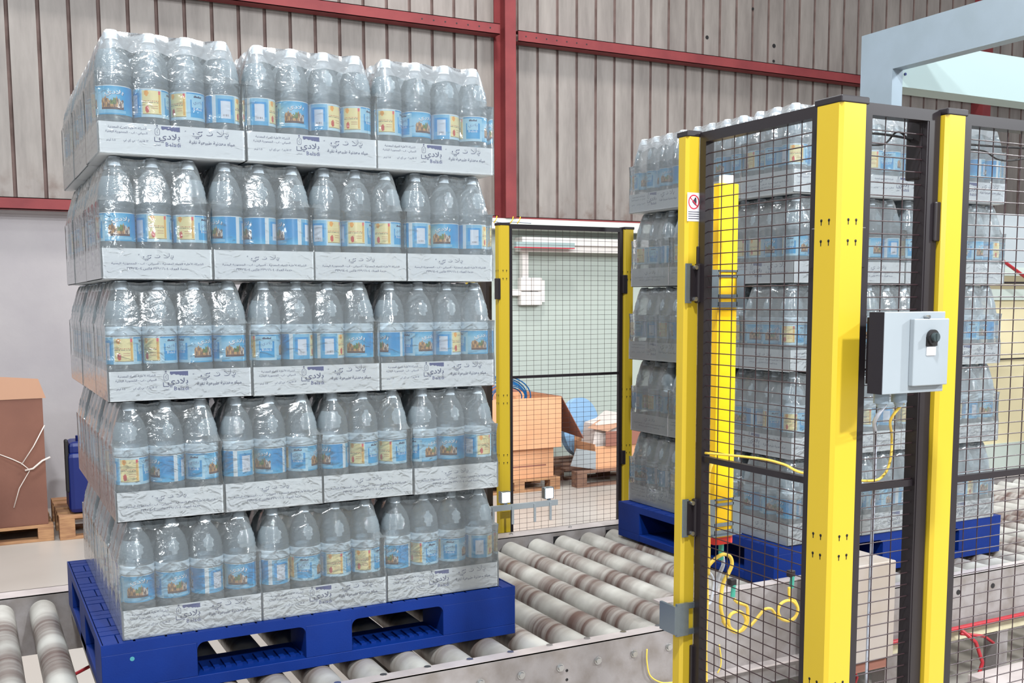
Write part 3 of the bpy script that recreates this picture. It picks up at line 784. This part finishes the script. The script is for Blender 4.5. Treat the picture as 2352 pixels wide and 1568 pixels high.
# warning sticker
st = MB().box(-.0165, .0155, -.0176, -.0172, 1.785, 1.842).build('warning_sticker', M['paper'], leftp)
mb = MB(); pl = lambda x, z: (x, -.0179, z)
ring2d(mb, pl, [(.0125*math.cos(a*PI/12)-.0005, 1.8235+.0135*math.sin(a*PI/12)) for a in range(25)], .0026, 0)
ring2d(mb, pl, [(-.0095, 1.832), (.0085, 1.815)], .0022, 0)
mb.build('prohibition_ring', M['sign_red'], st)
mb = MB(); pl = lambda x, z: (x, -.01775, z)
mb.add([pl(*p) for p in ((-.005, 1.824), (.001, 1.830), (.0025, 1.833), (.0055, 1.832), (.0065, 1.824), (.005, 1.816), (0, 1.819))], [tuple(range(7))])
for k in range(4): mb.add([pl(-.014, 1.8045-k*.0045), pl(.013, 1.8045-k*.0045), pl(.013, 1.803-k*.0045), pl(-.014, 1.803-k*.0045)], [(0, 1, 2, 3)])
mb.build('hand_symbol', M['sign_ink'], st)

# rear fence beyond the conveyor
bp1 = post('yellow fence post beyond the conveyor, just right of the near bottle stack', 1.826, 1.30, .052, .045)
bp2 = post('yellow fence post beyond the conveyor, left beside the far bottle stack', 2.475, 1.30, .052, .045)
pan_d = panel('black wire mesh fence panel beyond the conveyor, between the two bottle stacks', 0, 1.30, 1.852, 2.449, rails=(1.29,), z0=.14, cell=.0385, row=.0222, fw=.018, rr=.0007, th=.009)
bracket(bp1, -.040, -.022, -.026, .0, 1.635, 1.725); bracket(bp2, -.034, -.012, -.028, .0, 1.66, 1.745)
bracket(bp2, -.034, -.015, -.026, .0, .86, .925)
bp3 = post('yellow fence post half hidden behind the right side of the near bottle stack', 1.775, 1.50, .05, .05, holes=False)
MB().box(.0, .028, -.14, -.03, .12, 1.96).build('frame', M['black'], bp3)
MB().box(-.02, .03, -.06, .0, 1.965, 1.99).build('beacon_base', M['red'], bp3)
tag(MB().tube([(1.78, 1.36, 2.0), (1.80, 1.34, 1.975), (1.84, 1.33, 1.968), (1.90, 1.34, 1.975), (1.98, 1.32, 1.97)], .003).build('cable', M['cable_w']), 'thin grey cable lying along the top of the rear fence', 'cable')
t = thing('cable_tie', 'yellow cable ties sticking up from the rear fence top', 'cable tie', (0, 0, 0))
for x in (1.79, 1.87, 1.905): MB().tube([(x, 1.31, 1.965), (x+.012, 1.31, 1.98), (x+.016, 1.31, 1.995)], .002, 6).build('strip', M['yellow2'], t)
# lamp bar in front of rear fence
t = thing('lamp_bar', 'grey steel bar with two glowing square lamps in front of the rear fence', 'lamp bar', (0, 1.20, 0))
MB().box(1.66, 2.045, -.006, .006, .718, .742).build('bar', M['mid_grey'], t)
for x in (1.788, 2.005):
    h = MB().box(x-.024, x+.024, .0, .03, .748, .800, 0, .003).box(x-.006, x+.006, 0, .012, .73, .75).build('lamp_housing', M['zinc'], t)
    MB().box(x-.020, x+.018, -.004, .001, .752, .796, 0, .003).build('lamp_lens', M['lens'], h)
for x in (1.72, 1.815, 1.925, 2.005): MB().box(x-.005, x+.005, -.012, -.006, .655, .735).build('prong', M['mid_grey'], t)

# control box on the second post
t = thing('control_box', 'light grey electrical control box with a dark round switch, mounted on the fence', 'control box', (1.064, -1.56, 1.47))
MB().box(.0, .142, .0, .032, .0, .135, 0, .001).build('enclosure', M['box_grey'], t)
MB().box(.058, .1405, -.010, .0, .012, .1235, 0, .0015).build('door', M['box_grey'], t)
MB().box(-.0012, .0, .001, .032, .0, .135).box(.055, .142, .032, .09, .01, .125).build('side_plate', M['box_side'], t)
sw = MB().cyl((.098, -.0105, .093), (.098, -.016, .093), .0125, 24).box(.0855, .1105, -.0125, -.010, .078, .093).build('switch_plate', M['rubber'], t)
MB().cyl((.098, -.016, .093), (.098, -.022, .093), .0075, 16).box(.0955, .1005, -.0245, -.016, .087, .099).build('switch_knob', M['rubber2'], sw)
MB().box(.087, .109, -.0115, -.010, .062, .077, 0, .001).build('nameplate', M['paper'], t)
MB().cyl((.092, -.0104, .1265), (.092, -.001, .1265), .003, 10).build('screw', M['chrome'], t)
for x in (.030, .072):
    MB().cyl((x, .03, .0), (x, .03, -.018), .013, 14).cyl((x, .03, -.016), (x, .03, -.026), .010, 12, r1=.006).build('cable_gland', M['machine'], t)
def cable(label, pts, r, mt, name='cable'):
    # smooth through the points
    P = [Vector(p) for p in pts]; out = []
    for i in range(len(P)-1):
        p0 = P[max(i-1, 0)]; p1 = P[i]; p2 = P[i+1]; p3 = P[min(i+2, len(P)-1)]
        for k in range(8):
            t_ = k/8; out.append(.5*((2*p1)+(p2-p0)*t_+(2*p0-5*p1+4*p2-p3)*t_*t_+(3*p1-p0-3*p2+p3)*t_**3))
    out.append(P[-1]); return tag(MB().tube(out, r, 8).build(name, M[mt]), label, 'cable')
def W(px, py, ax, v):
    """world point on plane axis=v seen at a photo position (used once, while placing)"""
    o = Vector((-.2635, -2.7896, 1.6247)); d = F+Rr*((px-1176)/2393.8)-Uu*((py-939)/2393.8)
    return o+d*((v-o[ax])/d[ax])
cable('yellow cable hanging from the grey control box and running left to the light bar', [(1.147, -1.53, 1.45), (1.140, -1.51, 1.42), W(2048, 1000, 1, -1.42), W(2046, 1050, 1, -1.42), W(2030, 1090, 1, -1.42), W(1990, 1104, 1, -1.42), W(1850, 1087, 1, -1.38), W(1800, 1066, 1, -1.33), W(1740, 1052, 1, -1.25), W(1620, 1040, 1, -1.1)], .0024, 'cable_y')
cable('grey cable hanging straight down from the left gland of the control box', [(1.105, -1.53, 1.45), (1.102, -1.51, 1.42), W(2010, 1000, 1, -1.42), W(2008, 1100, 1, -1.42), W(2000, 1300, 1, -1.40), W(1990, 1568, 1, -1.40)], .0034, 'cable_w')

cable('black cable strung along the top of the right fence panels', [(1.11, -1.425, 1.915), (1.2, -1.42, 1.917), (1.3, -1.42, 1.913), (1.5, -1.42, 1.915), (1.8, -1.42, 1.92), (2.3, -1.42, 1.918)], .0022, 'rubber')
cable('second black cable just below it along the top of the right fence panels', [(1.11, -1.42, 1.898), (1.2, -1.415, 1.900), (1.24, -1.415, 1.925), (1.3, -1.415, 1.90), (1.45, -1.42, 1.905), (1.52, -1.42, 1.89), (1.7, -1.42, 1.905), (2.3, -1.42, 1.902)], .0018, 'rubber')
cable('red strap crossing the gap beside the beige enclosure at the right edge', [W(2296, 594, 1, 2.2), W(2330, 618, 1, 2.2), W(2380, 655, 1, 2.2)], .012, 'cable_r', 'strap')
# vertical light barrier inside fence
t = thing('light_barrier', 'tall amber light barrier bar with red foot standing behind the fence mesh', 'light barrier', (1.19, -1.0, 0))
MB().prism([(-.026, .012), (-.026, -.006), (-.018, -.010), (.018, -.010), (.026, -.006), (.026, .012)], 2, 1.108, 1.872).build('housing', M['yellow2'], t)
MB().prism([(-.026, .012), (-.026, -.006), (-.018, -.010), (.018, -.010), (.026, -.006), (.026, .012)], 2, 1.092, 1.108).build('foot_cap', M['red'], t)
MB().box(-.014, .014, -.006, .01, 1.872, 1.89).build('top_cap', M['paper'], t)
for z0_, z1_ in ((1.612, 1.69), (1.115, 1.195)):
    br = MB()
    br.box(-.075, -.028, -.013, -.011, z0_, z1_).box(.020, .040, -.013, -.011, z0_, z1_)
    for za, zb in ((z0_, z0_+.010), (z0_+.018, z0_+.026), (z1_-.016, z1_-.010), (z1_-.004, z1_)): br.box(-.03, .022, -.013, -.011, za, zb)
    br.box(-.075, .040, -.020, -.011, z0_-.002, z0_)
    br.build('mounting_bracket', M['zinc'], t)
MB().cyl((0, 0, 1.092), (0, 0, 1.055), .006, 10).build('connector', M['green'], t)
def onp(pts, y=-1.0): return [W(px, py, 1, y) for px, py in pts]
S3 = 1/3.58
def Z2(pts): return [(1540+x*S3, 1130+y*S3) for x, y in pts]
cable('yellow cable looping from beneath the light barrier down along the hinged post', onp(Z2([(445, 1080), (415, 960), (420, 820), (440, 730), (480, 660), (505, 590), (490, 530), (440, 510), (370, 545), (300, 630), (298, 740), (300, 880), (296, 1000), (290, 1150), (288, 1300), (290, 1450), (292, 1600)]), -1.02), .0042, 'cable_y')
cable('coiled yellow cable with two round loops hanging over the conveyor side plate', onp(Z2([(525, 880), (560, 910), (625, 935), (635, 1000), (630, 1080), (590, 1135), (540, 1145), (490, 1110), (478, 1050), (500, 1000), (560, 980), (605, 1010), (620, 1070), (580, 1135), (530, 1150), (470, 1110), (430, 1060)]), -.95), .0038, 'cable_y')
cable('yellow cable rising from the left loop into a ring at the far bracket', onp(Z2([(655, 1100), (700, 1050), (740, 1000), (780, 960), (830, 962), (870, 1010), (930, 1050), (990, 1050), (1035, 1010), (1045, 950), (1010, 900), (960, 890), (905, 920), (885, 980), (910, 1035), (970, 1058), (1020, 1035), (1048, 960), (1020, 890), (980, 860), (975, 780)]), -.95), .0036, 'cable_y')
cable('grey cable beside the yellow one behind the fence mesh', onp(Z2([(430, 530), (432, 600), (400, 680), (380, 760), (372, 810)]), -1.0), .0042, 'cable_w')
cable('pale grey cable running down inside the hinged post', onp(Z2([(305, -40), (305, 120), (306, 300), (302, 450), (300, 560), (298, 650), (270, 680), (310, 660), (345, 700), (350, 780), (330, 900), (300, 910), (290, 800)]), -1.02), .0034, 'cable_w')
cable('yellow cable running up the hinged post behind the mesh', onp([(1636, 1062), (1628, 1090), (1627, 1160), (1628, 1250), (1627, 1320)], -1.03), .0038, 'cable_y')
cable('short green and yellow earth wire hanging from the front conveyor rail', [W(1486, 1490, 1, -.215), W(1486, 1520, 1, -.215), W(1494, 1552, 1, -.215), W(1520, 1567, 1, -.215), W(1548, 1566, 1, -.215)], .0022, 'cable_y', 'earth_wire')
cable('thin yellow earth wire hanging on the conveyor side plate behind the mesh', [W(1652, 1480, 1, -.22), W(1656, 1510, 1, -.22), W(1655, 1530, 1, -.22), W(1648, 1545, 1, -.22)], .0022, 'cable_y', 'earth_wire')
def sensor(label, px, py):
    c = W(px, py, 1, -.95); t = thing('sensor', label, 'sensor', c)
    MB().box(-.011, .006, -.004, .01, .008, .024, 0, .002).build('sensor_body', M['black'], t)
    MB().cyl((0, 0, .010), (-.002, 0, -.018), .0055, 10).build('plug', M['green'], t)
sensor('small dark sensor with green plug above the left cable loop', 1685, 1352)
sensor('small dark sensor with green plug above the right cable loop', 1820, 1332)

# ================================================================== WRAPPER MACHINE FRAME
t = thing('wrapper_frame', 'pale blue grey gantry frame of the wrapping machine rising behind the far stack', 'machine frame', (4.383, 1.517, 0))
MB().box(0, .081, 0, .235, 0, 2.905).build('column', M['machine'], t)
MB().box(0, .081, -4.2, .235, 2.905, 3.132).build('arm', M['machine'], t)
MB().box(.0812, 3.4, .002, .16, 2.815, 3.075).build('crossbeam', M['machine_light'], t)
MB().cyl((.10, -.004, 2.885), (.10, .0, 2.885), .008, 10).build('bolt', M['jerry'], t)

# ================================================================== BACKGROUND, LEFT
def crate_pallet(label, x0, y0, w_, d_, mt='wood', h=.11, slats=5):
    t = thing('wooden_pallet', label, 'pallet', (x0, y0, 0), 0, None)
    for k in range(slats):
        a = k*(d_-.10)/(slats-1); MB().box(0, w_, a, a+.10, h-.02, h, 0, .002).build('deck_board', M[mt], t)
    for xs in (0, (w_-.1)/2, w_-.1):
        for ys in (0, (d_-.1)/2, d_-.1): MB().box(xs, xs+.1, ys, ys+.1, .018, h-.02, 0, .002).build('block', M[mt], t)
    for ys in (0, (d_-.1)/2, d_-.1): MB().box(0, w_, ys, ys+.1, 0, .018, 0, .002).build('bottom_board', M[mt], t)
    return t
crate_pallet('brown wooden pallet under the large cardboard box at the left edge', -.72, 4.93, .92, .9, 'wood', .115)
crate_pallet('light wooden pallet under the blue drum, behind the near stack', .235, 4.90, .8, .8, 'wood', .165)
t = thing('cardboard_box', 'large brown cardboard box with raised flap at the left edge of the picture', 'cardboard box', (-.68, 4.95, .117))
MB().box(0, .85, 0, .8, 0, .865).build('carton', M['card'], t)
MB().prism([(0, .865), (.872, .868), (.83, 1.0), (.62, 1.02), (0, 1.04)], 1, -.006, .0).build('flap', M['card_flap'], t)
tag(MB().tube([(-.11, 4.94, .62), (-.03, 4.935, .58), (.02, 4.935, .55), (.07, 4.935, .50), (.0, 4.94, .38), (-.04, 4.94, .25)], .0035, 6).tube([(.02, 4.935, .54), (.10, 4.935, .66), (.175, 4.94, .80)], .004, 6).tube([(.04, 4.93, .50), (.09, 4.925, .51), (.15, 4.925, .56), (.2, 4.93, .58)], .007, 6).build('stretch_film_strand', M['strand']), 'clear twisted strand of stretch film on the large box', 'film strand')
# blue drum
t = thing('blue_jerrycan', 'dark blue plastic canister on the light wooden pallet behind the near stack', 'canister', (.47, 5.08, .168))
mb = MB(); mb.box(-.16, .2, -.14, .16, 0, .43, 0, .035).box(-.15, .06, -.12, .14, .40, .50, 0, .03); mb.build('body', M['jerry'], t)
MB().cyl((-.06, -.02, .49), (-.06, -.02, .535), .035, 16).build('lid', M['jerry'], t)
MB().box(-.175, -.15, -.12, -.06, .15, .52, 0, .01).build('handle', M['rubber'], t)

# ================================================================== BACKGROUND, CENTRE (behind rear fence)
crate_pallet('wooden pallet under the tan boxes behind the rear fence', 3.45, 4.96, .80, .8, 'wood', .11)
crate_pallet('weathered wooden pallet carrying the open carton and blue disc', 4.40, 4.92, 1.1, .9, 'wood_dark', .14)
t = thing('cardboard_box', 'lower tan cardboard box beneath the wider open box behind the rear fence', 'cardboard box', (3.55, 5.0, .112))
MB().box(0, .655, 0, .6, 0, .26).build('carton', M['card2'], t)
MB().box(.16, .58, -.002, .0, .10, .112).build('faded_print', M['card_dark'], t)
t = thing('cardboard_box', 'wide open tan cardboard box holding blue hose behind the rear fence', 'cardboard box', (3.50, 4.94, .374))
MB().box(0, .75, 0, .01, 0, .435).box(0, .75, .6, .61, 0, .435).box(0, .01, .01, .6, 0, .435).box(.74, .75, .01, .6, 0, .435).box(.01, .74, .01, .6, 0, .01).build('carton', M['card2'], t)
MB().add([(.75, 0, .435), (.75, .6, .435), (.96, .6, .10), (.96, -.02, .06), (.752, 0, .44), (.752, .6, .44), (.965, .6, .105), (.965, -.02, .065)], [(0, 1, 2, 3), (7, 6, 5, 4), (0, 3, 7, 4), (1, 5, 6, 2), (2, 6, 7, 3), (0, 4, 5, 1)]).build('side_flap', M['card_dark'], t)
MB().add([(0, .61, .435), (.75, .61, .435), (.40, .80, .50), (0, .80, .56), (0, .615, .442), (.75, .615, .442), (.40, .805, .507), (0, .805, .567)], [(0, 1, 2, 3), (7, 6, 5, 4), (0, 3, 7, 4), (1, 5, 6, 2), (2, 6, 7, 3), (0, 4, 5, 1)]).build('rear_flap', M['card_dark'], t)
mb = MB()
for k in range(7):
    r = .30-.026*k; mb.tube([(3.79+r*math.cos(a*PI/16)+.01*k, 5.2+.05*math.sin(k), .80+(r*.62)*math.sin(a*PI/16)) for a in range(-2, 19)], .0055, 6)
tag(mb.build('hose_coil', M['coil']), 'coil of glossy blue hose inside the wide open tan box', 'hose')
tag(MB().cyl((4.78, 5.55, .45), (4.80, 5.50, .455), .275, 40).build('blue_disc', M['disc']), 'large light blue plastic disc leaning behind the open cartons', 'disc')
t = thing('cardboard_box', 'small open brown carton on the weathered pallet, right of the blue disc', 'cardboard box', (4.62, 4.98, .142))
MB().box(0, .50, 0, .008, 0, .20).box(0, .50, .35, .358, 0, .26).box(0, .008, .008, .35, 0, .22).box(.492, .5, .008, .35, 0, .26).box(.008, .492, .008, .35, 0, .01).build('carton', M['card2'], t)
MB().prism([(.0, 0), (.0, .16), (-.20, .20), (-.26, .05)], 1, -.012, -.004).build('side_flap', M['mid_grey'], t)
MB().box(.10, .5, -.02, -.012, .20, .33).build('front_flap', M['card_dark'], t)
mb = MB(); bm_pts = [(-.1, .0), (.36, -.02), (.38, .36), (.22, .40), (.10, .33), (-.04, .30)]
mb.prism([(x*.85, z*.95) for x, z in bm_pts], 1, .0, .2)
t = thing('paper_sack', 'crumpled white sack standing in the small open carton', 'sack', (4.70, 5.04, .25)); mb.build('bag', M['bag'], t)
MB().add([(-.14, -.03, .26), (.05, -.06, .22), (.22, -.03, .27), (.05, .08, .31), (-.14, -.03, .264), (.05, -.06, .224), (.22, -.03, .274), (.05, .08, .314)], [(0, 1, 2, 3), (7, 6, 5, 4), (0, 1, 5, 4), (1, 2, 6, 5), (2, 3, 7, 6), (3, 0, 4, 7)]).build('folded_top', M['card_flap'], t)
# wall fittings behind the fence
tag(MB().box(4.45, 7.2, WY-.13, WY+.019, 2.165, 2.235).box(4.45, 7.2, WY-.10, WY+.019, 2.10, 2.165).build('cable_trunking', M['white_plastic']), 'long white cable trunking along the lower wall behind the rear fence', 'trunking')
tag(MB().box(4.36, 5.0, WY-.18, WY-.132, 2.138, 2.185).box(4.36, 5.0, WY-.18, WY-.132, 2.130, 2.138, 1).build('cable_trunking', [M['machine_light'], M['sign_red']]), 'short greenish trunking with a red edge beside the vertical conduit', 'trunking')
tag(MB().box(4.50, 4.565, WY-.04, WY+.02, 1.83, 2.13).build('conduit', M['white_plastic']), 'white vertical conduit running down to the white socket boxes', 'conduit')
tag(MB().box(4.25, 4.49, WY-.04, WY+.02, 1.68, 1.74).build('conduit', M['white_plastic']), 'white horizontal conduit entering the socket boxes from the left', 'conduit')
t = thing('socket_box', 'cluster of four white electrical socket boxes on the rear wall', 'socket box', (4.475, WY-.06, 1.59))
for i in range(2):
    for j in range(2): MB().box(i*.118, i*.118+.112, 0, .08, j*.135, j*.135+.128, 0, .006).build('cover', M['white_plastic'], t)
MB().box(.20, .27, .02, .08, .03, .24).build('back_box', M['white_plastic'], t)

# ================================================================== BACKGROUND, RIGHT
t = thing('partition', 'beige machine enclosure standing beyond the far conveyor at the right edge', 'partition', (6.2, 2.4, 0))
MB().box(.0, 6, 0, .06, .55, 1.62).build('beige_panel', M['beige'], t)
MB().box(.0, 6, -.02, .08, 1.62, 1.70).box(0, 6, -.02, .08, 1.80, 1.86).box(0, .06, -.02, .08, 0, 1.9).build('frame', M['white_panel'], t)
MB().box(.0, 6, -.03, -.02, 1.74, 1.755).box(0, 6, -.03, -.02, 1.18, 1.19).build('dark_strip', M['black'], t)
MB().box(.0, 6, 0, .06, 1.86, 2.25).build('upper_panel', M['mid_grey'], t)
MB().box(.0, 6, -.01, .07, .0, .55).build('lower_panel', M['white_panel'], t)
